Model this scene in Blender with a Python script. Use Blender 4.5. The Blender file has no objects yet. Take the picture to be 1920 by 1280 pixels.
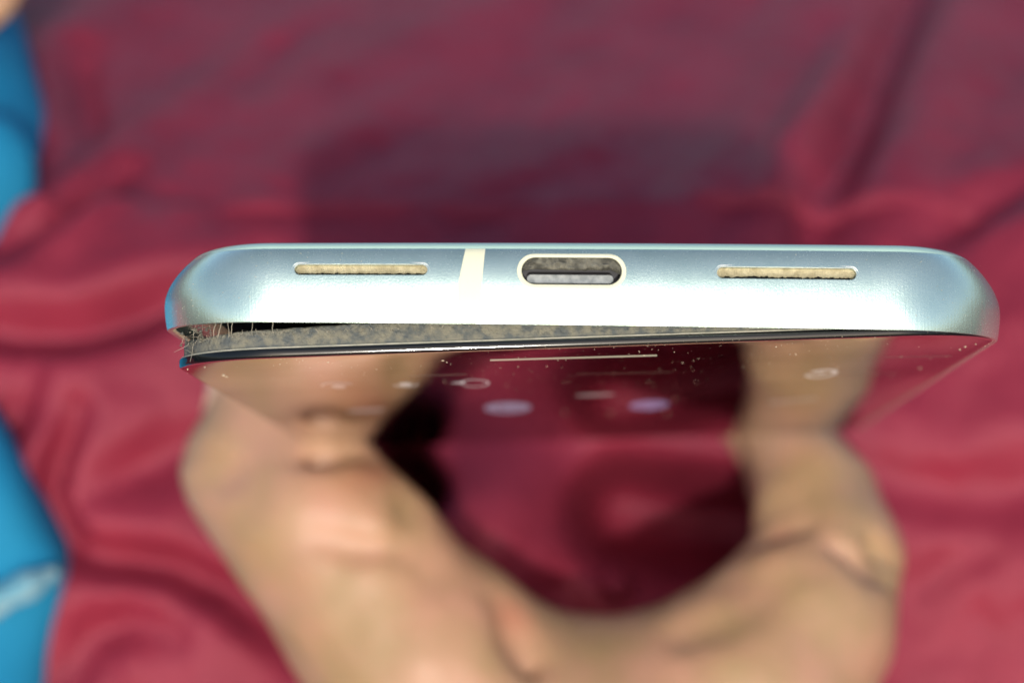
import bpy, bmesh, math, random
import numpy as np
from mathutils import Vector, Matrix, noise

random.seed(7); rng = np.random.default_rng(7)
sc = bpy.context.scene
COL = sc.collection
R_ = math.radians

PITCH = 32.   # how far the camera looks down

# ------------------------------------------------------------------ camera, sky, sun, exposure
cam = bpy.data.cameras.new('camera'); cam_o = bpy.data.objects.new('camera', cam); COL.objects.link(cam_o)
cam_o.location = (0, -.35, .30); cam_o.rotation_euler = (R_(90 - PITCH), 0, 0)
cam.lens = 101.25; cam.sensor_width = 36; cam.clip_start = .01; cam.clip_end = 50
cam.dof.use_dof = True; cam.dof.focus_distance = .267; cam.dof.aperture_fstop = 21
sc.camera = cam_o

cp, sp = math.cos(R_(PITCH)), math.sin(R_(PITCH))
SUN_DIR = Vector((.010, -cp - .127 * sp, sp - .127 * cp)).normalized()
w = bpy.data.worlds.new('World'); sc.world = w; w.use_nodes = True
nt = w.node_tree; bg = nt.nodes['Background']
sky = nt.nodes.new('ShaderNodeTexSky'); sky.sky_type = 'NISHITA'; sky.sun_disc = False
sky.sun_elevation = math.asin(SUN_DIR.z); sky.sun_rotation = math.atan2(SUN_DIR.x, SUN_DIR.y)
sky.air_density = .9; sky.dust_density = 2.0
nt.links.new(sky.outputs[0], bg.inputs[0]); bg.inputs[1].default_value = .15
sun = bpy.data.lights.new('sun', 'SUN'); sun.energy = 2.1; sun.angle = R_(1.5); sun.color = (1, .95, .86)
sun_o = bpy.data.objects.new('sun', sun); COL.objects.link(sun_o)
sun_o.rotation_euler = SUN_DIR.to_track_quat('Z', 'Y').to_euler(); sun_o.location = SUN_DIR * 3
sc.view_settings.view_transform = 'Standard'; sc.view_settings.look = 'None'
sc.view_settings.gamma = 1; sc.view_settings.exposure = 0.12

# ------------------------------------------------------------------ helpers
def mat(name, base, rough=.5, metal=0., noise_scale=None, base2=None, bump=0., bump_scale=800., detail=4., **kw):
    m = bpy.data.materials.new(name); m.use_nodes = True
    t = m.node_tree; b = t.nodes['Principled BSDF']
    b.inputs['Base Color'].default_value = (*base, 1); b.inputs['Roughness'].default_value = rough
    b.inputs['Metallic'].default_value = metal
    for k, v in kw.items():
        b.inputs[k.replace('_', ' ')].default_value = v
    co = t.nodes.new('ShaderNodeTexCoord')
    if noise_scale:
        n = t.nodes.new('ShaderNodeTexNoise'); n.inputs['Scale'].default_value = noise_scale; n.inputs['Detail'].default_value = detail
        t.links.new(co.outputs['Object'], n.inputs['Vector'])
        r = t.nodes.new('ShaderNodeValToRGB'); r.color_ramp.elements[0].position = .38; r.color_ramp.elements[1].position = .62
        r.color_ramp.elements[0].color = (*base, 1); r.color_ramp.elements[1].color = (*(base2 or base), 1)
        t.links.new(n.outputs['Fac'], r.inputs[0]); t.links.new(r.outputs[0], b.inputs['Base Color'])
    if bump:
        n2 = t.nodes.new('ShaderNodeTexNoise'); n2.inputs['Scale'].default_value = bump_scale; n2.inputs['Detail'].default_value = 5
        t.links.new(co.outputs['Object'], n2.inputs['Vector'])
        bp = t.nodes.new('ShaderNodeBump'); bp.inputs['Strength'].default_value = 1; bp.inputs['Distance'].default_value = bump
        t.links.new(n2.outputs['Fac'], bp.inputs['Height']); t.links.new(bp.outputs[0], b.inputs['Normal'])
    return m

def link(name, me, m, parent=None, smooth=True, sharp=None):
    o = bpy.data.objects.new(name, me); COL.objects.link(o)
    if m: me.materials.append(m)
    if smooth:
        me.polygons.foreach_set('use_smooth', [True] * len(me.polygons))
        if sharp: me.set_sharp_from_angle(angle=R_(sharp))
    if parent: o.parent = parent
    return o

def obj(name, verts, faces, m, parent=None, smooth=True, sharp=None, scale=1.):
    me = bpy.data.meshes.new(name)
    me.from_pydata([tuple(float(c) * scale for c in v) for v in verts], [], faces)
    me.update()
    return link(name, me, m, parent, smooth, sharp)

MM = .001
def smin(a, b, k):
    h = np.clip(.5 + .5 * (b - a) / k, 0, 1)
    return b * (1 - h) + a * h - k * h * (1 - h)

def cone(p, a, b):
    """distance to a tapered capsule; a, b = (x, y, z, r)"""
    A = np.array(a[:3]); B = np.array(b[:3]); ab = B - A
    t = np.clip(((p - A) @ ab) / (ab @ ab), 0, 1)
    return np.linalg.norm(p - A - t[..., None] * ab, axis=-1) - (a[3] + t * (b[3] - a[3]))

def chain(p, pts, k):
    d = None
    for a, b in zip(pts[:-1], pts[1:]):
        c = cone(p, a, b); d = c if d is None else smin(d, c, k)
    return d

def surface_nets(f, lo, hi, h):
    n = [int(math.ceil((hi[i] - lo[i]) / h)) + 1 for i in range(3)]
    ax = [lo[i] + h * np.arange(n[i]) for i in range(3)]
    D = np.empty(n, np.float32)
    for i in range(0, n[0], 8):
        g = np.stack(np.meshgrid(ax[0][i:i + 8], ax[1], ax[2], indexing='ij'), -1)
        D[i:i + 8] = f(g)
    cnt = np.zeros([m - 1 for m in n], np.int32); acc = np.zeros([m - 1 for m in n] + [3])
    corners = [(x, y, z) for x in (0, 1) for y in (0, 1) for z in (0, 1)]
    def sl(c): return D[c[0]:n[0] - 1 + c[0], c[1]:n[1] - 1 + c[1], c[2]:n[2] - 1 + c[2]]
    for i, a in enumerate(corners):
        for b in corners[i + 1:]:
            if sum(abs(a[q] - b[q]) for q in range(3)) != 1: continue
            va, vb = sl(a), sl(b); m = (va > 0) != (vb > 0)
            t = np.where(m, va / np.where(m, va - vb, 1), 0)
            for q in range(3): acc[..., q] += np.where(m, a[q] + t * (b[q] - a[q]), 0)
            cnt += m
    idx = -np.ones(cnt.shape, np.int64); act = cnt > 0; idx[act] = np.arange(act.sum())
    ijk = np.argwhere(act)
    V = (ijk + acc[act] / cnt[act][:, None]) * h + np.array(lo)
    faces = []
    for q in range(3):
        s0 = [slice(None)] * 3; s1 = [slice(None)] * 3; s0[q] = slice(0, -1); s1[q] = slice(1, None)
        A, B = D[tuple(s0)], D[tuple(s1)]
        ch = np.argwhere((A > 0) != (B > 0))
        u, v = (q + 1) % 3, (q + 2) % 3
        ch = ch[(ch[:, u] > 0) & (ch[:, v] > 0) & (ch[:, u] < n[u] - 1) & (ch[:, v] < n[v] - 1)]
        ins = A[tuple(ch.T)] <= 0
        def at(du, dv):
            e = ch.copy(); e[:, u] -= du; e[:, v] -= dv; return idx[tuple(e.T)]
        Q = np.stack([at(1, 1), at(0, 1), at(0, 0), at(1, 0)], -1)
        Q[~ins] = Q[~ins][:, ::-1]
        faces.append(Q)
    Q = np.concatenate(faces); Q = Q[(Q >= 0).all(1)]
    return V, Q

def mesh_np(name, V, Q):
    me = bpy.data.meshes.new(name)
    me.vertices.add(len(V)); me.vertices.foreach_set('co', V.astype(np.float32).ravel())
    me.loops.add(Q.size); me.loops.foreach_set('vertex_index', Q.astype(np.int32).ravel())
    me.polygons.add(len(Q)); me.polygons.foreach_set('loop_start', np.arange(0, Q.size, Q.shape[1], dtype=np.int32))
    me.update(calc_edges=True); me.validate()
    return me

def relax(V, Q, it=2, lam=.5):
    e = np.concatenate([Q[:, [0, 1]], Q[:, [1, 2]], Q[:, [2, 3]], Q[:, [3, 0]]]); e = np.concatenate([e, e[:, ::-1]])
    for _ in range(it):
        s = np.zeros_like(V); c = np.zeros(len(V))
        np.add.at(s, e[:, 0], V[e[:, 1]]); np.add.at(c, e[:, 0], 1)
        V = V * (1 - lam) + lam * s / np.maximum(c, 1)[:, None]
    return V

# ------------------------------------------------------------------ the satin cloth
def satin_material():
    m = bpy.data.materials.new('burgundy_satin'); m.use_nodes = True
    t = m.node_tree; b = t.nodes['Principled BSDF']
    co = t.nodes.new('ShaderNodeTexCoord')
    n = t.nodes.new('ShaderNodeTexNoise'); n.inputs['Scale'].default_value = 60; n.inputs['Detail'].default_value = 5
    t.links.new(co.outputs['Object'], n.inputs['Vector'])
    r = t.nodes.new('ShaderNodeValToRGB'); r.color_ramp.elements[0].position = .3; r.color_ramp.elements[1].position = .7
    r.color_ramp.elements[0].color = (.20, .019, .040, 1); r.color_ramp.elements[1].color = (.265, .027, .053, 1)
    t.links.new(n.outputs['Fac'], r.inputs[0]); t.links.new(r.outputs[0], b.inputs['Base Color'])
    b.inputs['Roughness'].default_value = .42; b.inputs['Specular IOR Level'].default_value = .36; b.inputs['Specular Tint'].default_value = (1, .6, .7, 1)
    # fine weave relief
    wv = []
    for d in ('X', 'Y'):
        q = t.nodes.new('ShaderNodeTexWave'); q.bands_direction = d; q.inputs['Scale'].default_value = 700; q.inputs['Distortion'].default_value = 1.5
        t.links.new(co.outputs['Object'], q.inputs['Vector']); wv.append(q)
    ad = t.nodes.new('ShaderNodeMath'); ad.operation = 'ADD'
    t.links.new(wv[0].outputs['Fac'], ad.inputs[0]); t.links.new(wv[1].outputs['Fac'], ad.inputs[1])
    bp = t.nodes.new('ShaderNodeBump'); bp.inputs['Strength'].default_value = .6; bp.inputs['Distance'].default_value = .00008
    t.links.new(ad.outputs[0], bp.inputs['Height']); t.links.new(bp.outputs[0], b.inputs['Normal'])
    return m

K = (0.0, 0.03434, 0.07155)
def base_profile():
    v = np.arange(-.62, .95, .002); sg = lambda x, w: 1 / (1 + np.exp(-x / w))
    ang = R_(56) * (sg(-v, .012) * sg(v + .20, .03))
    i0 = int(np.argmin(abs(v)))
    y = np.cumsum(np.cos(ang)) * .002; z = np.cumsum(np.sin(ang)) * .002
    return v, y - y[i0] + K[1], z - z[i0] + K[2], ang
PV, PY, PZ, PA = base_profile()

# (course of the fold on the cloth, half width, depth): a valley between two soft shoulders
FOLDS = [
    ([(-0.0729, -0.0398), (-0.0656, -0.0435), (-0.0583, -0.0447), (-0.051, -0.0459), (-0.0429, -0.0499), (-0.0323, -0.058)], 3.4, 7.5),
    ([(-0.0887, -0.0075), (-0.0755, -0.0092), (-0.0665, -0.0091), (-0.0584, -0.0066), (-0.0495, -0.0024), (-0.0398, 0.002)], 4.0, 8.5),
    ([(-0.0659, -0.0219), (-0.069, -0.0293), (-0.0702, -0.035), (-0.0664, -0.0414)], 2.5, 6.0),
    ([(-0.0679, -0.0624), (-0.0631, -0.056), (-0.0574, -0.0539), (-0.0509, -0.0552)], 4.0, 4.5),
    ([(-0.0783, 0.0051), (-0.0722, 0.0107), (-0.0678, 0.0164), (-0.0626, 0.0241)], 2.8, 6.0),
    ([(-0.0747, 0.066), (-0.072, 0.0481), (-0.0694, 0.0337)], 3.4, 4.0),
    ([(0.0797, 0.1131), (0.0671, 0.0723), (0.0574, 0.0407), (0.0514, 0.0227), (0.0466, 0.0041)], 5.5, 10.0),
    ([(0.0856, 0.0227), (0.0753, 0.0157), (0.067, 0.0084)], 4.0, 4.5),
    ([(0.0487, -0.0317), (0.0584, -0.0325), (0.0665, -0.035), (0.0762, -0.0346), (0.0885, -0.0325)], 5.5, 5.0),
    ([(-0.0049, -0.0414), (0.0, -0.0527), (0.0113, -0.0616), (0.0275, -0.0616)], 13.0, -21.0, 'swell'),
    ([(0.0178, -0.0378), (0.0276, -0.0394), (0.0389, -0.0406)], 8.0, 22.0, 'gap'),
    ([(0.0154, -0.0469), (0.0155, -0.0477)], 2.4, -6.0, 'gap'),
    ([(-0.0162, -0.0309), (-0.0138, -0.0342)], 4.0, 40.0, 'gap'),
    ([(0.0, -0.0471), (0.0065, -0.0503), (0.0113, -0.0552), (0.0162, -0.0616)], 4.0, 8.0),
    ([(-0.0633, -0.035), (-0.0568, -0.0309), (-0.0488, -0.0268)], 4.5, 4.5),
    ([(-0.0084, 0.0107), (0.0, 0.0184), (0.0121, 0.0272)], 4.0, 2.0),
    ([(-0.034, 0.0184), (-0.0276, 0.0272), (-0.0176, 0.0372)], 4.0, 1.5),
    ([(-0.0443, 0.0539), (-0.0406, 0.066), (-0.0339, 0.0787)], 4.0, 2.5),
    ([(0.0317, 0.0062), (0.0377, 0.0227), (0.0462, 0.0444), (0.0559, 0.0723)], 4.0, 3.0),
    ([(0.0615, -0.0511), (0.068, -0.0447), (0.0786, -0.0422)], 4.0, 2.0),
    ([(-0.0829, -0.0268), (-0.0765, -0.0244), (-0.0734, -0.0178)], 3.5, 4.0),
]
def cloth():
    fx = np.concatenate([np.linspace(-.5, -.11, 40)[:-1], np.arange(-.11, .11, .0007), np.linspace(.11, .5, 40)])
    fv = np.concatenate([np.linspace(-.6, -.10, 50)[:-1], np.arange(-.10, .10, .0007), np.linspace(.10, .9, 70)])
    U, Vv = np.meshgrid(fx, fv, indexing='ij')
    h = np.zeros_like(U)
    for pts, wd, dp, *kind in FOLDS:
        kind = kind[0] if kind else ''
        wd *= MM; dp *= MM
        best = np.full(U.shape, 1e9); tt = np.zeros(U.shape); L = 0
        segs = list(zip(pts[:-1], pts[1:])); tot = sum(math.dist(a, b) for a, b in segs)
        for a, b in segs:
            l = math.dist(a, b); dx, dv = b[0] - a[0], b[1] - a[1]
            t = np.clip(((U - a[0]) * dx + (Vv - a[1]) * dv) / (l * l), 0, 1)
            d = np.hypot(U - a[0] - t * dx, Vv - a[1] - t * dv)
            m = d < best; best = np.where(m, d, best); tt = np.where(m, (L + t * l) / tot, tt); L += l
        tap = .35 + .65 * np.sin(np.pi * np.clip(tt, .02, .98))
        if kind == 'swell': h -= dp * np.exp(-(best / wd) ** 2); continue
        if kind == 'gap': h -= dp * np.exp(-(best / wd) ** 4); continue
        h += dp * tap * (.55 * np.exp(-(best / (2.6 * wd)) ** 2) - 1.1 * np.exp(-(best / wd) ** 2))
    nz = np.empty(U.size)
    for i, (a, b) in enumerate(zip(U.ravel(), Vv.ravel())):
        nz[i] = .0030 * noise.noise((a * 34 + b * 18, b * 26 - a * 9, 1.7) if b < .015 else (a * 36 - b * 20, b * 11 + a * 8, 1.7)) + .0012 * noise.noise((a * 95 - b * 40, b * 80, 5.1) if b < .015 else (a * 90 - b * 50, b * 26 + a * 20, 5.1)) \
            + .0004 * noise.noise((a * 260, b * 230, 9.3))
    h += nz.reshape(U.shape)
    # the cloth is bunched up and looser on the slope, flatter on top
    h *= 1 / (1 + np.exp((Vv - .05) / .02)) * .35 + .65
    an = np.interp(Vv, PV, PA)
    Y = np.interp(Vv, PV, PY) - np.sin(an) * h
    Z = np.interp(Vv, PV, PZ) + np.cos(an) * h
    V = np.stack([U, Y, Z], -1).reshape(-1, 3)
    n0, n1 = U.shape; I = np.arange(n0 * n1).reshape(n0, n1)
    Q = np.stack([I[:-1, :-1], I[1:, :-1], I[1:, 1:], I[:-1, 1:]], -1).reshape(-1, 4)
    o = link('satin_cloth', mesh_np('satin_cloth', V, Q), satin_material())
    o['label'] = 'rumpled burgundy satin cloth filling the background behind phone and hand'; o['category'] = 'cloth'
cloth()

# ------------------------------------------------------------------ the phone
PM = Matrix([[0.999706, 0.002195, -0.024153, 0.006452], [-0.020567, 0.604491, -0.796346, -0.126828], [0.012852, 0.796609, 0.604359, 0.166508], [0.0, 0.0, 0.0, 1.0]])
phone = bpy.data.objects.new('smartphone', None); COL.objects.link(phone); phone.matrix_world = PM
phone['label'] = 'mint silver smartphone seen end-on, its screen lifted off the frame on the left'; phone['category'] = 'phone'
HW, LEN, RAD, YTOP = 39.35, 152., 11., 3.4
def stretch(x, y): return YTOP - (YTOP - y) * (1 + .045 * x / 37.)
def inset(y):
    u = min(abs(y + .7) / 4.35, .9999); p = 2.3
    return 1.6 * (1 - (1 - u ** p) ** (1 / p))

def side(y):
    return inset(min(y, 0)) + (2.75 * ((y + 1.3) / 4.65) ** 2.0 if y > -1.3 else 0)
def rr(hw, z0, z1, rad, i, ns=16, nb=60, ix=None):
    """rounded rectangle in X-Z, inset by i; z0 is the end towards the camera"""
    ix = i if ix is None else ix; r = rad - i; rx = rad - ix; pts = []
    def arc(cx, cz, a0):
        for k in range(ns + 1):
            a = R_(a0 + 90 * k / ns); pts.append((cx + rx * math.cos(a), cz + r * math.sin(a)))
    def seg(a, b, n):
        for k in range(1, n): t = k / n; pts.append((a[0] + (b[0] - a[0]) * t, a[1] + (b[1] - a[1]) * t))
    c = hw - rad
    arc(c, z0 - rad, 0); seg((c, z0 - i), (-c, z0 - i), nb)
    arc(-c, z0 - rad, 90); seg((-hw + ix, z0 - rad), (-hw + ix, z1 + rad), 8)
    arc(-c, z1 + rad, 180); seg((-c, z1 + i), (c, z1 + i), 8)
    arc(c, z1 + rad, 270); seg((hw - ix, z1 + rad), (hw - ix, z0 - rad), 8)
    return pts

def shell(rows, hw, z0, z1, rad, closed=False, cap0=False, cap1=False, jit=None, shear=0):
    V, Fc = [], []; n = None
    for k, row in enumerate(rows):
        i, y = row[:2]; L = rr(hw, z0, z1, rad, i, ix=row[2] if len(row) > 2 else None); n = len(L)
        for q, (x, z) in enumerate(L):
            dy = jit(k, q, x, z) if jit else 0
            V.append((x, y + dy, z))
    m = len(rows)
    for k in range(m if closed else m - 1):
        a, b = k * n, ((k + 1) % m) * n
        for q in range(n):
            r = (q + 1) % n; Fc.append((a + q, b + q, b + r, a + r))
    if shear: V = [(x, y, z - shear * x) for x, y, z in V]
    if cap0: Fc.append(tuple(range(n)))
    if cap1: Fc.append(tuple(reversed(range((m - 1) * n, m * n))))
    return V, Fc

def stadium(cx, cy, a, b, n=14):
    pts = []
    for k in range(n + 1):
        t = R_(-90 + 180 * k / n); pts.append((cx + a - b + b * math.cos(t), cy + b * math.sin(t)))
    for k in range(n + 1):
        t = R_(90 + 180 * k / n); pts.append((cx - a + b + b * math.cos(t), cy + b * math.sin(t)))
    return pts

def metal_material():
    m = bpy.data.materials.new('brushed_aluminium'); m.use_nodes = True
    t = m.node_tree; b = t.nodes['Principled BSDF']; co = t.nodes.new('ShaderNodeTexCoord')
    b.inputs['Metallic'].default_value = .80
    mp = t.nodes.new('ShaderNodeMapping'); mp.inputs['Scale'].default_value = (5600, 300, 300)
    t.links.new(co.outputs['Object'], mp.inputs[0])
    n = t.nodes.new('ShaderNodeTexNoise'); n.inputs['Scale'].default_value = 1; n.inputs['Detail'].default_value = 3
    t.links.new(mp.outputs[0], n.inputs['Vector'])
    n2 = t.nodes.new('ShaderNodeTexNoise'); n2.inputs['Scale'].default_value = 6000; n2.inputs['Detail'].default_value = 3
    t.links.new(co.outputs['Object'], n2.inputs['Vector'])
    n3 = t.nodes.new('ShaderNodeTexNoise'); n3.inputs['Scale'].default_value = 260; n3.inputs['Detail'].default_value = 6
    t.links.new(co.outputs['Object'], n3.inputs['Vector'])
    r = t.nodes.new('ShaderNodeValToRGB'); r.color_ramp.elements[0].position = .38; r.color_ramp.elements[1].position = .62
    r.color_ramp.elements[0].color = (.60, .79, .73, 1); r.color_ramp.elements[1].color = (.67, .85, .79, 1)
    t.links.new(n3.outputs['Fac'], r.inputs[0]); t.links.new(r.outputs[0], b.inputs['Base Color'])
    rm = t.nodes.new('ShaderNodeMapRange'); rm.inputs['To Min'].default_value = .17; rm.inputs['To Max'].default_value = .32
    t.links.new(n2.outputs['Fac'], rm.inputs['Value']); t.links.new(rm.outputs[0], b.inputs['Roughness'])
    ad = t.nodes.new('ShaderNodeMath'); ad.operation = 'ADD'
    t.links.new(n.outputs['Fac'], ad.inputs[0]); t.links.new(n2.outputs['Fac'], ad.inputs[1])
    bp = t.nodes.new('ShaderNodeBump'); bp.inputs['Strength'].default_value = .8; bp.inputs['Distance'].default_value = .000016
    t.links.new(ad.outputs[0], bp.inputs['Height']); t.links.new(bp.outputs[0], b.inputs['Normal'])
    return m
M_metal = metal_material()
M_mint = mat('mint_glass', (.42, .62, .56), .18, Coat_Weight=.5)
M_cream = mat('cream_plastic', (.80, .80, .60), .45, bump=.00001, bump_scale=3000)
M_black = mat('black_interior', (.008, .008, .009), .7)  # near-black so the screen gap and slot floors read as shade
def glass_material():
    m = bpy.data.materials.new('greasy_black_glass'); m.use_nodes = True
    t = m.node_tree; t.nodes.remove(t.nodes['Principled BSDF']); out = t.nodes['Material Output']
    fr = t.nodes.new('ShaderNodeFresnel'); fr.inputs['IOR'].default_value = 1.42
    df = t.nodes.new('ShaderNodeBsdfDiffuse'); df.inputs[0].default_value = (.006, .007, .009, 1)
    gl = t.nodes.new('ShaderNodeBsdfGlossy'); gl.inputs['Roughness'].default_value = .035
    co = t.nodes.new('ShaderNodeTexCoord'); n = t.nodes.new('ShaderNodeTexNoise'); n.inputs['Scale'].default_value = 55; n.inputs['Detail'].default_value = 6
    t.links.new(co.outputs['Object'], n.inputs['Vector'])
    r = t.nodes.new('ShaderNodeValToRGB'); r.color_ramp.elements[0].position = .35; r.color_ramp.elements[1].position = .7
    r.color_ramp.elements[0].color = (.70, .68, .66, 1); r.color_ramp.elements[1].color = (.78, .77, .76, 1)
    t.links.new(n.outputs['Fac'], r.inputs[0]); t.links.new(r.outputs[0], gl.inputs[0])
    mx = t.nodes.new('ShaderNodeMixShader')
    t.links.new(fr.outputs[0], mx.inputs[0]); t.links.new(df.outputs[0], mx.inputs[1]); t.links.new(gl.outputs[0], mx.inputs[2])
    t.links.new(mx.outputs[0], out.inputs[0]); return m
M_glass = glass_material()
M_dirt = mat('grimy_adhesive', (.10, .115, .118), .85, noise_scale=1100, base2=(.215, .21, .165), detail=14., bump=.0003, bump_scale=3200)
M_lip = mat('pale_adhesive_lip', (.42, .42, .34), .6, noise_scale=700, base2=(.58, .56, .46))
M_beige = mat('beige_dust', (.40, .34, .21), .9, noise_scale=1300, base2=(.56, .49, .32), bump=.00012, bump_scale=4000)
M_lint = mat('grey_lint', (.07, .07, .06), .95, noise_scale=520, base2=(.24, .235, .19), bump=.0002, bump_scale=2500)
M_tongue = mat('dusty_grey_plastic', (.22, .24, .24), .7, noise_scale=1500, base2=(.36, .38, .375), bump=.00006, bump_scale=4000)
M_cham = mat('sunlit_slot_edge', (.80, .84, .80), .42, .8)  # paler than the frame: chamfer added for the sunlit line on the slots
M_shell = mat('dark_port_metal', (.05, .05, .055), .35, .7)
M_speck = mat('pale_dust', (.62, .54, .42), .8)
M_fibre = mat('pale_fibre', (.46, .43, .35), .8)

# frame: a ring with the curved outer side, hollow towards the screen
rows = [(inset(y), y, side(y)) for y in np.linspace(-3.58, 3.35, 46)]
rows += [(1.4, 3.36, 3.6), (5., 3.3), (5., -2.4), (1.3, -2.4), (1.1, -3.42), (.9, -3.56), (.68, -3.6)]
V, Fc = shell(rows, HW, 0, -LEN, RAD, closed=True)
bmx = bmesh.new(); vv = [bmx.verts.new(v) for v in V]
for f in Fc: bmx.faces.new([vv[i] for i in f])
bmesh.ops.recalc_face_normals(bmx, faces=bmx.faces)
me = bpy.data.meshes.new('frame_raw'); bmx.to_mesh(me); bmx.free()
raw = bpy.data.objects.new('frame_raw', me); COL.objects.link(raw)

def box_px(p, q, r, s):   # left, right, top, bottom points on the frame face
    return (p[0] + q[0]) / 2, (r[1] + s[1]) / 2, (q[0] - p[0]) / 2, (r[1] - s[1]) / 2
SLOTS = [box_px((-26.131, 1.324), (-14.04, 1.348), (-20.134, 1.834), (-20.127, 0.788)), box_px((12.032, 1.253), (24.756, 1.278), (18.425, 1.787), (18.418, 0.697))]
PORT = box_px((-5.64, 1.315), (3.516, 1.332), (-1.06, 2.587), (-1.06, -0.036))
def prism(pts, z0, z1):
    n = len(pts); V = [(x, y, z0) for x, y in pts] + [(x, y, z1) for x, y in pts]
    Fc = [(i, (i + 1) % n, n + (i + 1) % n, n + i) for i in range(n)] + [tuple(reversed(range(n))), tuple(range(n, 2 * n))]
    return V, Fc
cutV, cutF = [], []
for (cx, cy, a, b), dep in ((SLOTS[0], -2.4), (SLOTS[1], -2.4), (PORT, -3.6)):
    v, f = prism(stadium(cx, cy, a, b), dep, 1.); o_ = len(cutV)
    cutV += v; cutF += [tuple(i + o_ for i in q) for q in f]
bmx = bmesh.new(); vv = [bmx.verts.new(v) for v in cutV]
for f in cutF: bmx.faces.new([vv[i] for i in f])
bmesh.ops.recalc_face_normals(bmx, faces=bmx.faces)
cme = bpy.data.meshes.new('cutter'); bmx.to_mesh(cme); bmx.free()
cut = bpy.data.objects.new('cutter', cme); COL.objects.link(cut)
md = raw.modifiers.new('cut', 'BOOLEAN'); md.object = cut; md.operation = 'DIFFERENCE'; md.solver = 'EXACT'
dg = bpy.context.evaluated_depsgraph_get(); dg.update()
fme = bpy.data.meshes.new_from_object(raw.evaluated_get(dg))
bpy.data.objects.remove(raw); bpy.data.objects.remove(cut)
def attach(me_or_vs):
    return [(x * MM, stretch(x, y) * MM, (z - .0011 * (x + 20) ** 2 + .9) * MM) for x, y, z in me_or_vs]
for v in fme.vertices: v.co = attach([v.co])[0]   # swollen frame; the bow is added to place the sun's highlight
fme.name = 'frame'; fme.materials.clear()
link('frame', fme, M_metal, phone, sharp=32)
def part(name, V, Fc, m, parent=phone, smooth=True, sharp=None):
    return obj(name, attach(V), Fc, m, parent, smooth, sharp)

i0 = inset(3.35)
i1 = side(3.35) - i0
rows = [(i0 + .5, 3.2), (i0 + .05, 3.37), (i0 + .06, 3.45), (i0 + .16, 3.65), (i0 + .42, 3.86), (i0 + .9, 4.02), (i0 + 1.8, 4.13), (i0 + 3.4, 4.19), (i0 + 6, 4.2)]
rows = [(i, y, min(i + i1 + max(0, y - 3.4) * 1.2, 8.5)) for i, y in rows]
V, Fc = shell(rows, HW, 0, -LEN, RAD, cap1=True); part('back_cover', V, Fc, M_mint, sharp=60)
V, Fc = shell([(4.9, -2.5), (4.9, -1.6)], HW, 0, -LEN, RAD, cap0=True, cap1=True); part('mid_plate', V, Fc, M_black, smooth=False)

# antenna strip across the frame
sa, sb, sc_, sd = (-10.666, 3.323), (-8.879, 3.322), (-11.234, 0.221), (-9.159, 0.228)
V, Fc = [], []; Ys = np.linspace(-3.55, 3.34, 30)
for y in Ys:
    t = (sa[1] - y) / (sa[1] - sc_[1]); t = min(max(t, 0), 1.15)
    xl, xr = sa[0] + (sc_[0] - sa[0]) * t, sb[0] + (sd[0] - sb[0]) * t
    z = -inset(y)
    V += [(xl, y, z - .3), (xl, y, z + .008), (xl + .03, y, z + .016), (xr - .03, y, z + .016), (xr, y, z + .008), (xr, y, z - .3)]
for k in range(len(Ys) - 1):
    for q in range(5): Fc.append((k * 6 + q, k * 6 + q + 1, (k + 1) * 6 + q + 1, (k + 1) * 6 + q))
part('antenna_strip', V, Fc, M_cream, smooth=False)

# speaker slots: black floor, clogged with beige dust
for cx, cy, a, b in SLOTS:
    v, f = prism(stadium(cx, cy, a - .02, b - .02), -2.35, -2.15); g = part('speaker_grille', v, f, M_black, smooth=False)
    so, si, sj = stadium(cx, cy, a + .17, b + .16), stadium(cx, cy, a - .03, b - .03), stadium(cx, cy, a - .03, b - .03); n = len(so)
    v = [(x, y, -inset(y) + .012) for x, y in so] + [(x, y, -inset(cy) - .10) for x, y in si] + [(x, y, -.6) for x, y in sj]
    f = [(k * n + q, k * n + (q + 1) % n, (k + 1) * n + (q + 1) % n, (k + 1) * n + q) for k in range(2) for q in range(n)]
    part('slot_chamfer', v, f, M_cham, g, sharp=30)
    n = 90; V = []; Fc = []
    for k in range(n + 1):
        s = -1 + 2 * k / n; x = cx + s * (a - .03); e = max(abs(x - cx) - (a - b), 0); hy = math.sqrt(max(b * b - e * e, .0004)) - .02
        low = -hy + max(0, (.60 + .26 * noise.noise((x * 2.3, 3.1, cx)) + .22 * noise.noise((x * 9, 1.1, cx)))) * b * min(1, (1 - abs(s)) * 12)
        for j in range(6):
            t = j / 5; y = cy + hy + (low - hy) * t
            V.append((x, y, -1.35 + .18 * noise.noise((x * 4, y * 6, 2.2)) - .25 * t ** 3))
    for k in range(n):
        for j in range(5): q = k * 6 + j; Fc.append((q, q + 1, q + 7, q + 6))
    d = obj('dust_filling', attach(V), Fc, M_beige, g)

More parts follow.
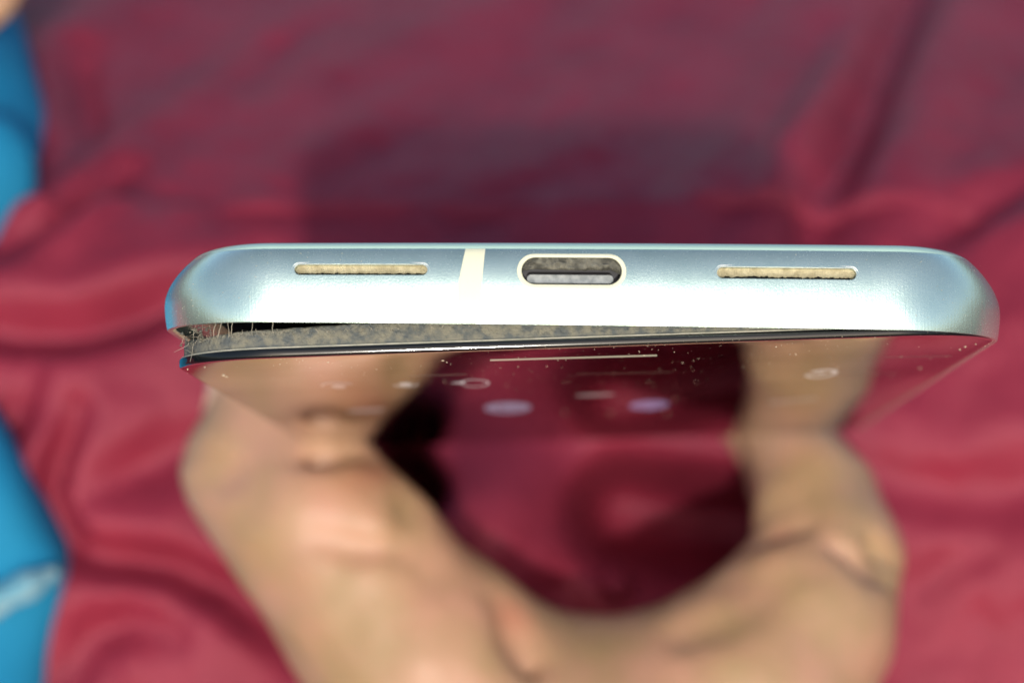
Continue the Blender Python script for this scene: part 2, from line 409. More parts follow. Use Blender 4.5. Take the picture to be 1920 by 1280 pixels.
# charging port
cx, cy, a, b = PORT
ro = stadium(cx, cy, a + .37, b + .32, 18); ri = stadium(cx, cy, a - .05, b - .05, 18); rm_ = stadium(cx, cy, a + .06, b + .05, 18)
n = len(ro); V = []
for (x, y) in ro: V.append((x, y, -inset(y) - .06))
for (x, y) in stadium(cx, cy, a + .33, b + .28, 18): V.append((x, y, -inset(y) + .05))
for (x, y) in rm_: V.append((x, y, -inset(y) + .05))
for (x, y) in ri: V.append((x, y, -inset(y) - .02))
for (x, y) in ri: V.append((x, y, -.75))
Fc = [(k * n + q, k * n + (q + 1) % n, (k + 1) * n + (q + 1) % n, (k + 1) * n + q) for k in range(4) for q in range(n)]
port = part('charging_port', V, Fc, M_cream, sharp=50)
V = []
for z in (-.7, -3.4):
    for (x, y) in stadium(cx, cy, a - .1, b - .1, 18): V.append((x, y, z))
Fc = [(q, (q + 1) % n, n + (q + 1) % n, n + q) for q in range(n)] + [tuple(range(n, 2 * n))]
obj('port_shell', attach(V), Fc, M_shell, port, sharp=40)
t0, t1 = (-5.109, 0.974), (2.697, 0.22)
v, f = prism(stadium((t0[0] + t1[0]) / 2, (t0[1] + t1[1]) / 2 + .02, (t1[0] - t0[0]) / 2, (t0[1] - t1[1]) / 2, 8), -3.3, -.9)
bmx = bmesh.new(); vv = [bmx.verts.new(q) for q in attach(v)]
for q in f: bmx.faces.new([vv[i] for i in q])
bmesh.ops.recalc_face_normals(bmx, faces=bmx.faces)
bmesh.ops.bevel(bmx, geom=[e for e in bmx.edges if all(abs(w_.co.z + .9 * MM) < 1e-6 for w_ in e.verts)], offset=.12 * MM, segments=2, affect='EDGES')
me = bpy.data.meshes.new('port_tongue'); bmx.to_mesh(me); bmx.free(); link('port_tongue', me, M_tongue, port, sharp=50)
# lint packed along the upper side of the port
V, Fc = [], []; n, mj = 80, 10
for k in range(n + 1):
    s = -1 + 2 * k / n; x = cx + s * (a - .14); e = max(abs(x - cx) - (a - b), 0); hy = math.sqrt(max((b - .1) ** 2 - min(e, b - .11) ** 2, .002))
    low = .20 + .13 * noise.noise((x * .9, 4.4, 0)) + .07 * noise.noise((x * 4, 1, 7)) - (.30 * max(0, s - .82) / .18) - (.18 * max(0, -.72 - s) / .28)
    low = max(low, -hy)
    for j in range(mj + 1):
        t = j / mj; y = cy + hy + (low * 1. - hy) * t if low < hy else cy + hy
        z = -.62 - .55 * abs(noise.noise((x * .8, t * 2.2, 5))) - .25 * noise.noise((x * 3.2, t * 4, 8)) - .5 * max(0, t - .85) / .15
        V.append((x, y, z))
for k in range(n):
    for j in range(mj): q = k * (mj + 1) + j; Fc.append((q, q + 1, q + mj + 2, q + mj + 1))
obj('port_lint', attach(V), Fc, M_lint, port)

# ---- the lifted display
DHW, DR, DL, ZE = 38.3, 9.8, 149.5, -2.05
disp_rot = R_(2.15); DO = Vector((.35, -4.95, 0)) * MM
rows = [(.9, .42), (.12, .42), (.03, .36), (0, .25), (0, -.18), (.05, -.32), (.16, -.41), (.32, -.445), (.6, -.45)]
V, Fc = shell(rows, DHW, ZE, ZE - DL, DR, cap0=True, cap1=True, shear=.034)
disp = obj('display', V, Fc, M_glass, phone, sharp=40, scale=MM)
disp.data.materials.append(mat('black_rim', (.006, .008, .010), .07, Specular_IOR_Level=.4))
nrow = len(rr(DHW, ZE, ZE - DL, DR, 0))
for p in disp.data.polygons:
    if len(p.vertices) == 4 and nrow <= min(p.vertices) < 6 * nrow: p.material_index = 1
disp.location = DO; disp.rotation_euler = (0, 0, disp_rot)
def jit(k, q, x, z):
    return (.10 + .55 * min(1, max(0, (x + 36) / 16)) + .10 * noise.noise((x * 1.1, z * 1.1, k)) + .13 * noise.noise((x * 5, z * 5, k))) if k >= 6 else 0
rows = [(.62, .38), (.55, .5), (.5, .65), (.47, .85), (.5, 1.1), (.47, 1.35), (.52, 1.6), (.58, 1.8), (.9, 1.86), (2.2, 1.8)]
V, Fc = shell(rows, DHW, ZE, ZE - DL, DR, cap1=True, jit=jit, shear=.034)
V = [(x + .05 * noise.noise((x * 3, y * 3, z * 3)), y, z + .09 * noise.noise((x * 2.2, y * 4, z)) + .05 * noise.noise((x * 8, y * 9, z))) for x, y, z in V]
obj('adhesive_strip', V, Fc, M_dirt, disp, scale=MM, sharp=70)
V, Fc = shell([(.5, .4), (.22, .44), (.2, .54), (.5, .58)], DHW, ZE, ZE - DL, DR, shear=.034)
obj('adhesive_lip', V, Fc, M_lip, disp, scale=MM)

# ---- what the screen shows
def glow(name, col, s):
    return mat(name, tuple(c * .02 for c in col), .03, Emission_Color=(*col, 1), Emission_Strength=s)
G_bar = glow('screen_cream', (.62, .56, .40), .55)
G_icon = glow('screen_grey', (.50, .46, .44), .62)
G_faint = glow('screen_faint_grey', (.5, .42, .40), .4)
G_blue = glow('screen_blue', (.26, .31, .42), .5)
G_violet = glow('screen_violet', (.26, .26, .46), .5)
HF = -.462
def flat(name, polys, m, h=HF):
    V, Fc = [], []
    for p in polys:
        o_ = len(V); V += [(x, h, z) for x, z in p]; Fc.append(tuple(range(o_, o_ + len(p))))
    return obj(name, V, Fc, m, disp, smooth=False, scale=MM)
ZS = 3.3
def arc_band(c, r0, r1, a0, a1, n=28, zs=ZS):
    out = []
    for k in range(n):
        p, q = R_(a0 + (a1 - a0) * k / n), R_(a0 + (a1 - a0) * (k + 1) / n)
        f = lambda r, t: (c[0] + r * math.cos(t), c[1] + zs * r * math.sin(t))
        out.append([f(r0, p), f(r1, p), f(r1, q), f(r0, q)])
    return out
def disc(c, r, n=40, zs=ZS):
    return [[(c[0] + r * math.cos(2 * math.pi * k / n), c[1] + zs * r * math.sin(2 * math.pi * k / n)) for k in range(n)]]
flat('home_bar', [[(-9.145, -11.292), (6.598, -12.863), (6.644, -14.653), (-9.201, -13.063)]], G_bar)
c = (-25.581, -36.878); r = 1.759
flat('call_icon', arc_band(c, r * .86, r, 20, 170) + disc((c[0], c[1]), r * .42), G_faint)
c = (-18.717, -38.061); r = 1.379
flat('eye_icon', arc_band((c[0], c[1] + 1.5), r * .86, r, -165, -15) + disc((c[0], c[1] + .5), r * .5), G_icon)
c = (-11.642, -39.332); r = 1.55
flat('return_icon', arc_band(c, r * .84, r, -150, 165) + [[(c[0] - r * 1.6, c[1] + 1.6), (c[0] - r * .75, c[1] - 1.0), (c[0] - r * .55, c[1] + 3.4)]], G_icon)
c = (-9.206, -78.29); r = 2.751
o_ = flat('round_app_icon', disc(c, r), G_blue)
flat('icon_mark', arc_band(c, r * .30, r * .42, 100, 300) + disc((c[0] + r * .4, c[1] - r * .3), r * .1), glow('screen_dark_mark', (.05, .06, .08), .4), HF - .006).parent = disp
c = (7.464, -82.702); r = 2.341
flat('round_app_icon', disc(c, r) + [[(c[0] - r * .1, c[1] - r * 2.3), (c[0] + r * .5, c[1] - r * 2.0), (c[0] + r * .1, c[1] - r * 3.6)]], G_violet)
c = (24.655, -43.754); r = 1.681
flat('lens_icon', arc_band(c, r * .70, r, -170, 150) + arc_band((c[0] - r * .1, c[1]), 0, r * .35, 0, 180), G_icon)
c = (0.979, -62.698); flat('text_streak', disc(c, 2.265, zs=.8), G_faint)
c = (-25.546, -73.949); flat('text_streak', disc(c, 2.224, zs=.9), G_faint)
flat('text_streak', [[(21.635, -83.852), (26.986, -79.512), (27.692, -84.327), (22.274, -88.794)]], glow('screen_text', (.4, .36, .36), .2))

# scratches and stuck grit on the glass
def scr(p, q, wz=.5):
    return [(p[0], p[1]), (q[0], q[1]), (q[0], q[1] - wz), (p[0], p[1] - wz)]
M_scratch = mat('scratch', (.30, .26, .24), .5)
flat('scratch', [scr((29.451, -25.46), (36.236, -27.185), .35), scr((-17.547, -26.705), (-11.994, -27.298), .5), scr((-1.106, -32.397), (8.675, -34.236), .3), scr((22.557, -45.611), (32.821, -46.858), .3)], M_scratch, -.455)

V, Fc = [], []
def speck(p, r, sq=1.):
    o_ = len(V); d = [(1, 0, 0), (0, 1, 0), (-1, 0, 0), (0, -1, 0), (0, 0, 1), (0, 0, -1)]
    s = rng.uniform(.6, 1.25, 6); t = rng.uniform(0, 6.28); ca, sa_ = math.cos(t), math.sin(t)
    for (x, y, z), k in zip(d, s):
        x *= 1.5 * sq
        V.append((p[0] + r * k * (x * ca - z * sa_), p[1] + r * k * y * .7, p[2] + r * k * (x * sa_ + z * ca)))
    for a_, b_, c_ in ((0, 1, 4), (1, 2, 4), (2, 3, 4), (3, 0, 4), (1, 0, 5), (2, 1, 5), (3, 2, 5), (0, 3, 5)): Fc.append((o_ + a_, o_ + b_, o_ + c_))
for p, r in (((-24.129, -7.852), .085), ((-20.299, -17.577), .06), ((-14.609, -36.448), .075), ((-14.38, -31.624), .05), ((18.206, -28.031), .09), ((20.093, -18.353), .10), ((17.58, -9.187), .07),
             ((3.036, -95.641), .16), ((10.046, -99.575), .14), ((10.26, -75.184), .13), ((5.395, -13.163), .07), ((4.794, -8.277), .07), ((-13.591, -10.754), .11), ((-13.28, -12.696), .08),
             ((-35.063, -17.793), .16), ((-35.049, -19.771), .12), ((-37.468, -9.694), .10), ((-35.651, -8.073), .12), ((25.709, -36.672), .08), ((31.107, -26.185), .07), ((34.733, -41.47), .09),
             ((34.402, -29.505), .08), ((35.759, -27.597), .09), ((36.075, -19.879), .12), ((36.213, -17.029), .12), ((36.882, -14.459), .10), 
             ((33.834, -50.928), .07), ((30.526, -46.497), .06), ((26.124, -2.94), .06), ((17.973, -7.681), .05), ((10.352, -21.378), .05), ((10.78, -19.111), .05), ((-2.526, -91.529), .12)):
    speck((p[0], -.46, p[1]), r)
for k in range(300):
    z = -2 - 55 * rng.random() ** 1.5; x = rng.uniform(-34, 35)
    if rng.random() < .35: x = rng.normal(4, 9)
    speck((max(-35, min(35.5, x)), -.455, z), .018 + .05 * rng.random() ** 3)
for k in range(70):   # on the rounded black edge
    x = rng.uniform(-30, 32); speck((x, -.12 - .2 * rng.random(), ZE - .04 - .034 * x), .02 + .03 * rng.random())
for k in range(26):   # grit along the side edges
    s = 1 if k < 16 else -1; z = -12 - 45 * rng.random() ** 2
    speck((s * (DHW - .1 - .2 * rng.random()), -.38, z), .04 + .08 * rng.random() ** 2)
for k in range(40):   # around the corner of the screen
    t = R_(rng.uniform(8, 75)); speck((DHW - DR + (DR - .1) * math.cos(t), -.2 + .3 * rng.random(), ZE - .034 * 36 - DR + (DR - .1) * math.sin(t)), .05 + .08 * rng.random())
for k in range(5):
    speck((DHW - .2, -.3, -15 - 2.5 * rng.random()), .13)
o_ = obj('grit', V, Fc, M_speck, disp, smooth=False, scale=MM); o_['kind'] = 'stuff'

# dust on the frame
V, Fc = [], []
for k in range(340):
    x = rng.choice([rng.uniform(-37, -20), rng.uniform(18, 37)]); y = rng.uniform(-3, 3)
    e = max(abs(x) - (HW - RAD), 0); r = RAD - inset(y); z = -RAD + math.sqrt(max(r * r - e * e, 0))
    speck((x, y, z), .012 + .05 * rng.random() ** 4)
o_ = obj('frame_dust', attach(V), Fc, M_speck, phone, smooth=False); o_['kind'] = 'stuff'

# fibres bridging the gap on the left, and a tuft of lint in its corner
V, Fc = [], []
def fibre(pts, r):
    o_ = len(V)
    for p in pts:
        for k in range(3): t = 2.094 * k; V.append((p[0] + r * math.cos(t), p[1] + r * .4 * math.sin(t), p[2] + r * math.sin(t)))
    for i in range(len(pts) - 1):
        for k in range(3): a_, b_ = o_ + i * 3 + k, o_ + i * 3 + (k + 1) % 3; Fc.append((a_, b_, b_ + 3, a_ + 3))
def dz(x):  # z of the display's outline at x
    e = max(abs(x) - (DHW - DR), 0); return ZE - .034 * x - DR + math.sqrt(max((DR - .5) ** 2 - e * e, 0))
def yd(x): return -4.95 + 1.85 + .0375 * x
def gapfib(x, r, lean=.1):
    y0 = stretch(x, -3.2); y1 = yd(x) - .2; z = dz(x) + .1
    fibre([(x + lean * t + .05 * rng.normal(), y0 + (y1 - y0) * t, z + .12 * math.sin(3.1 * t)) for t in np.linspace(0, 1, 6)], r)
for x in (-34.6, -32.7, -32.0, -31.4, -31.0, -29.2, -27.4): gapfib(x * 1.03, .012 + .028 * rng.random(), rng.normal(0, .25))
for k in range(16):
    x = -37.4 + 3.2 * rng.random() ** 1.6; y = rng.uniform(-5.6, -3.2); z = dz(min(max(x, -36.2), 30)) + rng.uniform(-.3, .3)
    p = np.array([x, y, z]); d = rng.normal(0, .16, 3); pts = []
    for t in range(5): pts.append(tuple(p)); d += rng.normal(0, .08, 3); p = p + d
    fibre(pts, .012 + .02 * rng.random())
for k in range(110):   # fuzz standing up from the strip's edge
    x = -35.5 + 26 * rng.random() ** 1.5; p = np.array([x, yd(x) - .12, dz(x) - .02]); d = np.array([rng.normal(0, .05), .05, .03]); pts = []
    for t in range(4): pts.append(tuple(p)); d = d + rng.normal(0, .05, 3); p = p + d
    fibre(pts, .012 + .02 * rng.random())
for k in range(0):
    x = rng.uniform(-38.4, -35.5); y = rng.uniform(-5, -2.5); p = np.array([x, y, -6.]); d = np.array([-.3, rng.normal(0, .1), .1])
    fibre([tuple(p + d * t) for t in range(4)], .012)
o_ = obj('lint', V, Fc, M_fibre, phone, scale=MM); o_['kind'] = 'stuff'
V, Fc = [], []
for k in range(230):
    x = -37.6 + 3.6 * rng.random() ** 1.8; t = rng.random(); y = -3.35 - 1.5 * t - (0 if x > -36 else .9 * rng.random())
    if noise.noise((x * 1.3, y * 1.6, 3.3)) > .12: continue
    speck((x, y, dz(x) - .1 + .3 * rng.random()), .06 + .14 * rng.random() ** 2)
o_ = obj('dirt_clods', V, Fc, M_dirt, phone, smooth=False, scale=MM); o_['kind'] = 'stuff'

# ------------------------------------------------------------------ the hand
def skin_material():
    m = bpy.data.materials.new('skin'); m.use_nodes = True
    t = m.node_tree; b = t.nodes['Principled BSDF']; co = t.nodes.new('ShaderNodeTexCoord')
    n = t.nodes.new('ShaderNodeTexNoise'); n.inputs['Scale'].default_value = 95; n.inputs['Detail'].default_value = 7
    t.links.new(co.outputs['Object'], n.inputs['Vector'])
    r = t.nodes.new('ShaderNodeValToRGB'); r.color_ramp.elements[0].position = .33; r.color_ramp.elements[1].position = .68
    r.color_ramp.elements[0].color = (.36, .235, .125, 1); r.color_ramp.elements[1].color = (.48, .262, .178, 1)
    t.links.new(n.outputs['Fac'], r.inputs[0])
    at = t.nodes.new('ShaderNodeAttribute'); at.attribute_name = 'flush'
    mx = t.nodes.new('ShaderNodeMix'); mx.data_type = 'RGBA'
    t.links.new(at.outputs['Fac'], mx.inputs[0]); t.links.new(r.outputs[0], mx.inputs[6]); mx.inputs[7].default_value = (.42, .14, .085, 1)
    t.links.new(mx.outputs[2], b.inputs['Base Color'])
    b.inputs['Roughness'].default_value = .5; b.inputs['Subsurface Weight'].default_value = .12
    b.inputs['Subsurface Radius'].default_value = (1, .35, .2); b.inputs['Subsurface Scale'].default_value = .003
    n2 = t.nodes.new('ShaderNodeTexVoronoi'); n2.inputs['Scale'].default_value = 900
    t.links.new(co.outputs['Object'], n2.inputs['Vector'])
    bp = t.nodes.new('ShaderNodeBump'); bp.inputs['Strength'].default_value = .5; bp.inputs['Distance'].default_value = .00012
    t.links.new(n2.outputs[0], bp.inputs['Height']); t.links.new(bp.outputs[0], b.inputs['Normal'])
    return m
M_skin = skin_material()
THUMB = [(-0.03648, -0.01145, 0.08318, 0.00566), (-0.03401, -0.01584, 0.07806, 0.00743), (-0.0368, -0.0211, 0.0734, 0.00828), (-0.02941, -0.02599, 0.06936, 0.01117), (-0.02017, -0.03224, 0.06123, 0.01305), (-0.01173, -0.03788, 0.05222, 0.01577), (-0.00221, -0.04528, 0.03659, 0.02137)]
PAD = [(-0.02948, -0.01931, 0.07815, 0.00516), (-0.02653, -0.02009, 0.0769, 0.00442)]
LUMP = [(-0.02323, -0.03007, 0.07226, 0.0069), (-0.01955, -0.03165, 0.07162, 0.00623)]
INDEX = [(0.03612, 0.00458, 0.06732, 0.00518), (0.04128, -0.0033, 0.06415, 0.00559), (0.04381, -0.00987, 0.06118, 0.00784), (0.04529, -0.0194, 0.05725, 0.00954), (0.04077, -0.0282, 0.0526, 0.01257), (0.03267, -0.0363, 0.04531, 0.01597), (0.02148, -0.04375, 0.03526, 0.02074)]
FOLD = [(0.03882, -0.01436, 0.06155, 0.00365), (0.0411, -0.01396, 0.06219, 0.00419)]
MIDDLE = [(0.03407, 0.01629, 0.05964, 0.00487), (0.04127, 0.01159, 0.05401, 0.00583), (0.0442, 0.00549, 0.04991, 0.00707), (0.04619, -0.00264, 0.04445, 0.00796), (0.04171, -0.01168, 0.03941, 0.01023), (0.03656, -0.02226, 0.03192, 0.01556)]
RING = [(0.0325, 0.02632, 0.05306, 0.00483), (0.04074, 0.02196, 0.04796, 0.00549), (0.0447, 0.01636, 0.04277, 0.00662), (0.04687, 0.00867, 0.03613, 0.00756), (0.04683, -0.00336, 0.03198, 0.00969), (0.03487, -0.01686, 0.02547, 0.01506)]
LITTLE = [(0.03152, 0.03423, 0.04685, 0.00426), (0.04004, 0.03062, 0.04107, 0.00494), (0.04495, 0.02537, 0.03644, 0.00577), (0.04624, 0.01675, 0.03018, 0.00673), (0.04377, 0.00416, 0.02513, 0.00859), (0.03149, -0.01148, 0.01897, 0.01453)]
WEB = [(-0.00737, -0.04021, 0.04471, 0.01216), (0.00148, -0.03904, 0.0428, 0.01222), (0.0104, -0.03795, 0.04266, 0.01188), (0.02005, -0.03768, 0.0431, 0.01129), (0.03119, -0.0359, 0.04594, 0.01114)]
PALM = [(0.00893, -0.04538, 0.02889, 0.02457), (0.00884, -0.05778, 0.01659, 0.02432), (0.00934, -0.07845, 0.00238, 0.02227), (0.01037, -0.13081, -0.0097, 0.02593), (0.01091, -0.18019, -0.01325, 0.02756)]
CREASES = [([(0.0469, -0.02368, 0.06361, 0.00052), (0.0505, -0.02567, 0.06231, 0.00067), (0.05312, -0.02404, 0.05927, 0.00045)], .003),
           ([(0.04422, -0.0279, 0.0644, 0.00044), (0.04852, -0.03016, 0.06269, 0.00059), (0.05235, -0.02784, 0.05885, 0.00045)], .003),
           ([(-0.04459, -0.02233, 0.07709, 0.00037), (-0.04113, -0.02716, 0.0788, 0.00058), (-0.03828, -0.02814, 0.07912, 0.00036)], .003),
           ([(-0.04436, -0.02612, 0.07481, 0.00036), (-0.04059, -0.0294, 0.0771, 0.00058), (-0.03746, -0.02988, 0.07822, 0.00036)], .003),
           ([(-0.02553, -0.0391, 0.07479, 0.00028), (-0.02092, -0.03978, 0.0737, 0.00043), (-0.01564, -0.03905, 0.07299, 0.00028)], .004),
           ([(0.03036, -0.03208, 0.06339, 0.00044), (0.03484, -0.0343, 0.06549, 0.00058), (0.04065, -0.03372, 0.06642, 0.00036)], .004),
           ([(-0.03186, -0.02812, 0.07727, 0.00043), (-0.02925, -0.02868, 0.07826, 0.00087), (-0.02557, -0.02893, 0.07975, 0.00101), (-0.021, -0.02632, 0.08015, 0.00101)], .003),
           ([(0.03276, -0.02376, 0.06349, 0.00089), (0.03639, -0.02422, 0.06464, 0.00082), (0.04084, -0.02402, 0.06496, 0.00037)], .003),
           ([(-0.00072, -0.04041, 0.06514, 0.00043), (0.00014, -0.04349, 0.06211, 0.00043), (0.00179, -0.04614, 0.05787, 0.00029)], .006),
           ([(-0.01362, -0.03358, 0.07608, 0.00057), (-0.01135, -0.0391, 0.07479, 0.00035), (-0.01028, -0.04098, 0.07178, 0.00021)], .006),
           ([(0.02383, -0.03993, 0.06026, 0.00043), (0.02737, -0.03996, 0.06209, 0.00036), (0.03322, -0.03763, 0.06393, 0.00022)], .006)]
def hand_sdf(p):
    th = chain(p, THUMB, .004); th = smin(th, chain(p, PAD, .002), .007); th = smin(th, chain(p, LUMP, .002), .008)
    ix = chain(p, INDEX, .004); ix = smin(ix, chain(p, FOLD, .002), .004)
    d = smin(th, chain(p, WEB, .006), .007); d = smin(d, chain(p, PALM, .02), .012)
    f = smin(ix, chain(p, MIDDLE, .004), .0012); f = smin(f, chain(p, RING, .004), .0012); f = smin(f, chain(p, LITTLE, .004), .0012)
    d = smin(d, f, .006)
    d = d + .00022 * np.sin(p[..., 0] * 520 + 2 * np.sin(p[..., 2] * 310)) * np.sin(p[..., 2] * 470 + 1.5 * np.sin(p[..., 0] * 270)) + .00012 * np.sin(p[..., 0] * 1300 + p[..., 1] * 900) * np.sin(p[..., 2] * 1150)
    for pts, k in CREASES:
        c = chain(p, pts, .002); d = -smin(-d, c, k)
    return d
allp = np.array(THUMB + INDEX + MIDDLE + RING + LITTLE + WEB + PALM[:3])
lo = (allp[:, :3] - allp[:, 3:]).min(0) - .003; hi = (allp[:, :3] + allp[:, 3:]).max(0) + .003
Vh, Qh = surface_nets(hand_sdf, lo, hi, .0011)
Vh = relax(Vh, Qh, 3)
me = mesh_np('hand', Vh, Qh)
fl = np.zeros(len(Vh))
for (x, y, z, r) in ((-0.02191, -0.03143, 0.07763, 0.00323), (-0.02587, -0.032, 0.07672, 0.00216), (-0.01878, -0.02921, 0.07741, 0.00217), (0.0363, -0.02491, 0.06542, 0.00222), (0.00014, -0.04038, 0.06332, 0.00287), (0.03967, -0.01132, 0.06453, 0.00229), (-0.00213, -0.03792, 0.0748, 0.00213)):
    fl += .5 * np.exp(-((Vh - np.array([x, y, z])) ** 2).sum(1) / (1.3 * r * r))
at = me.attributes.new('flush', 'FLOAT', 'POINT'); at.data.foreach_set('value', np.clip(fl * 1.2, 0, .7).astype(np.float32))
hand = link('hand', me, M_skin)
hand['label'] = 'bare hand below the phone, thumb and fingers clamped round its far end'; hand['category'] = 'hand'

M_nail = mat('nail', (.50, .34, .26), .3, Coat_Weight=.3)
def nail(base, out, along, half_w, half_l):
    """a curved nail plate lying on the hand's surface; base inside the finger, out = way the nail faces"""
    reach = base[3] + .0012; base = np.array(base[:3]); out = np.array(out) / np.linalg.norm(out); along = np.array(along); along = along - out * (along @ out); along /= np.linalg.norm(along)
    side = np.cross(out, along); V, Fc = [], []; n = 9
    for layer in (.00035, -.0003):
        for i in range(n):
            for j in range(n):
                s, t = -1 + 2 * i / (n - 1), -1 + 2 * j / (n - 1)
                q = base + side * half_w * s * (1 - .12 * t * t) + along * half_l * t * (1 - .15 * s * s) + out * reach
                for _ in range(60):
                    d = float(hand_sdf(q[None])[0])
                    if d < 5e-5: break
                    q = q - out * min(d * .7, .0005)
                V.append(q + out * layer)
    N = n * n
    for i in range(n - 1):
        for j in range(n - 1):
            a_ = i * n + j; Fc.append((a_, a_ + n, a_ + n + 1, a_ + 1)); Fc.append((N + a_, N + a_ + 1, N + a_ + n + 1, N + a_ + n))
    ring = [i for i in range(n)] + [i * n + n - 1 for i in range(1, n)] + [(n - 1) * n + j for j in range(n - 2, -1, -1)] + [i * n for i in range(n - 2, 0, -1)]
    for a_, b_ in zip(ring, ring[1:] + ring[:1]): Fc.append((a_, b_, N + b_, N + a_))
    return obj('fingernail', V, Fc, M_nail, hand)
CR = np.array([1., 0, 0]); CU = np.array([0, sp, cp]); CD = np.array([0, cp, -sp])
nail(THUMB[0], -CR + CD * .25 + CU * .1, CU + CR * .1, .0052, .0062)

# ------------------------------------------------------------------ the person in blue at the left edge
def trouser_material():
    m = bpy.data.materials.new('blue_cotton'); m.use_nodes = True
    t = m.node_tree; b = t.nodes['Principled BSDF']; co = t.nodes.new('ShaderNodeTexCoord')
    n = t.nodes.new('ShaderNodeTexNoise'); n.inputs['Scale'].default_value = 18; n.inputs['Detail'].default_value = 5
    t.links.new(co.outputs['Object'], n.inputs['Vector'])
    r = t.nodes.new('ShaderNodeValToRGB'); r.color_ramp.elements[0].position = .35; r.color_ramp.elements[1].position = .65
    r.color_ramp.elements[0].color = (.008, .20, .40, 1); r.color_ramp.elements[1].color = (.018, .235, .42, 1)
    t.links.new(n.outputs['Fac'], r.inputs[0]); t.links.new(r.outputs[0], b.inputs['Base Color'])
    b.inputs['Roughness'].default_value = .8; b.inputs['Specular IOR Level'].default_value = .2
    w2 = t.nodes.new('ShaderNodeTexNoise'); w2.inputs['Scale'].default_value = 1500
    t.links.new(co.outputs['Object'], w2.inputs['Vector'])
    bp = t.nodes.new('ShaderNodeBump'); bp.inputs['Strength'].default_value = .6; bp.inputs['Distance'].default_value = .0002
    t.links.new(w2.outputs['Fac'], bp.inputs['Height']); t.links.new(bp.outputs[0], b.inputs['Normal'])
    return m
LEG_A = [(-0.21763, 0.2206, 0.23187, 0.08667), (-0.16622, 0.14957, 0.13707, 0.07556), (-0.13856, 0.05965, 0.06865, 0.06093)]
LEG_B = [(-0.13856, 0.05965, 0.06865, 0.06093), (-0.20044, 0.02055, 0.06269, 0.04563), (-0.1236, -0.0059, 0.03546, 0.0552)]
LEG_C = [(-0.1236, -0.0059, 0.03546, 0.0552), (-0.15244, -0.04987, -0.01227, 0.04978), (-0.18222, -0.10342, -0.06022, 0.04741)]
RIDGE = [(-0.08836, -0.01047, 0.03947, 0.00363), (-0.07731, -0.00922, 0.04147, 0.00379), (-0.071, -0.00754, 0.04415, 0.00347), (-0.06737, -0.00489, 0.04463, 0.00317)]
LEG_FRONT = (-0.07609, 0.01296, 0.07319)
def leg_sdf(p):
    d = chain(p, LEG_A, .004); d = smin(d, chain(p, LEG_B, .004), .004); d = smin(d, chain(p, LEG_C, .004), .004)
    d = smin(d, chain(p, RIDGE, .003), .006)
    pl = -((p - np.array(LEG_FRONT)) @ np.array((0, cp, -sp)))     # the cloth lies flat over the top of the legs
    d = -smin(-d, -pl, .009)
    d = -smin(-d, -(p[..., 2] - K[2] - .016), .009)
    s = np.sin(p[..., 1] * 95 + p[..., 0] * 160 + 2 * np.sin(p[..., 2] * 70)) * .0014 + np.sin(p[..., 2] * 150 - p[..., 1] * 90 + p[..., 0] * 120 + 3 * np.sin(p[..., 1] * 60)) * .0016
    return d + s
Vl, Ql = surface_nets(leg_sdf, (-.24, -.25, -.12), (-.055, .18, .30), .0026)
Vl = relax(Vl, Ql, 2)
person = bpy.data.objects.new('person', None); COL.objects.link(person); person.location = (-0.12856, 0.02738, 0.06419)
person['label'] = 'person in bright blue trousers sitting at the left edge of cloth'; person['category'] = 'person'
link('trousers', mesh_np('trousers', Vl, Ql), trouser_material(), person).matrix_parent_inverse = Matrix.Translation(-Vector(person.location))
lit_fold_sdf = lambda p: chain(p, [(-0.09173, -0.00988, 0.03852, 0.00206), (-0.07731, -0.0093, 0.04134, 0.00205), (-0.07179, -0.00788, 0.04361, 0.00189), (-0.06816, -0.00526, 0.04402, 0.00127)], .002)
Ve, Qe = surface_nets(lit_fold_sdf, tuple(np.array((-0.07792, -0.00918, 0.04341)) - .03), tuple(np.array((-0.07792, -0.00918, 0.04341)) + .03), .0009)
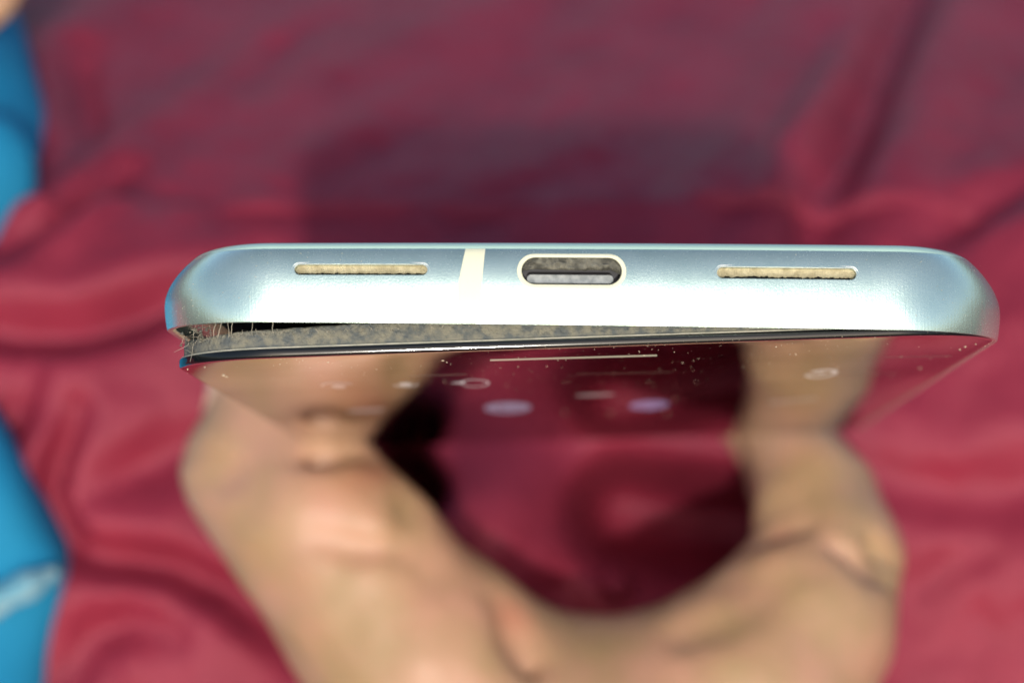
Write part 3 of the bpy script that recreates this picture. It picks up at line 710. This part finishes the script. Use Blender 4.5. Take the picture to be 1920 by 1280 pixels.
M_lit_fold = mat('lit_fold_cotton', (.10, .30, .42), .85, noise_scale=160, base2=(.30, .46, .52), bump=.0002, bump_scale=1500)  # light caught on a trouser fold, put into a paler colour
link('trouser_lit_fold', mesh_np('trouser_lit_fold', relax(Ve, Qe, 2), Qe), M_lit_fold, person).matrix_parent_inverse = Matrix.Translation(-Vector(person.location))
F1 = [(-0.08493, 0.06194, 0.10062, 0.00236), (-0.08139, 0.06426, 0.10433, 0.00278), (-0.0771, 0.06853, 0.10927, 0.00304), (-0.07145, 0.07274, 0.11791, 0.00354)]
F2 = [(-0.08811, 0.06246, 0.10334, 0.00252), (-0.08624, 0.06377, 0.10733, 0.00285), (-0.0812, 0.06822, 0.11444, 0.00319), (-0.07365, 0.07355, 0.12298, 0.00386)]
F3 = [(-0.09252, 0.06426, 0.10433, 0.00253), (-0.09063, 0.06602, 0.10904, 0.00286), (-0.08624, 0.07, 0.11729, 0.00319), (-0.07617, 0.07622, 0.12725, 0.00419)]
F4 = [(-0.09715, 0.06787, 0.10634, 0.00229), (-0.09525, 0.0692, 0.11035, 0.00253), (-0.09083, 0.07319, 0.11862, 0.00286), (-0.07886, 0.07894, 0.12972, 0.0042)]
F5 = [(-0.06923, 0.06967, 0.10921, 0.00254), (-0.06654, 0.07143, 0.11393, 0.00304), (-0.0664, 0.07498, 0.12148, 0.00371), (-0.07061, 0.08123, 0.13149, 0.00506)]
BACK = [(-0.07382, 0.07761, 0.12758, 0.00757), (-0.0703, 0.08333, 0.13863, 0.00923), (-0.06581, 0.09248, 0.15705, 0.00919)]
def rest_sdf(p):
    d = chain(p, F1, .002)
    for f in (F2, F3, F4, F5): d = smin(d, chain(p, f, .002), .0012)
    return smin(d, chain(p, BACK, .01), .005)
ap = np.array(F1 + F2 + F3 + F4 + F5 + BACK)
Vr, Qr = surface_nets(rest_sdf, (ap[:, :3] - ap[:, 3:]).min(0) - .002, (ap[:, :3] + ap[:, 3:]).max(0) + .002, .0011)
me = mesh_np('resting_hand', relax(Vr, Qr, 2), Qr)
o_ = link('resting_hand', me, M_skin, person); o_.matrix_parent_inverse = Matrix.Translation(-Vector(person.location))
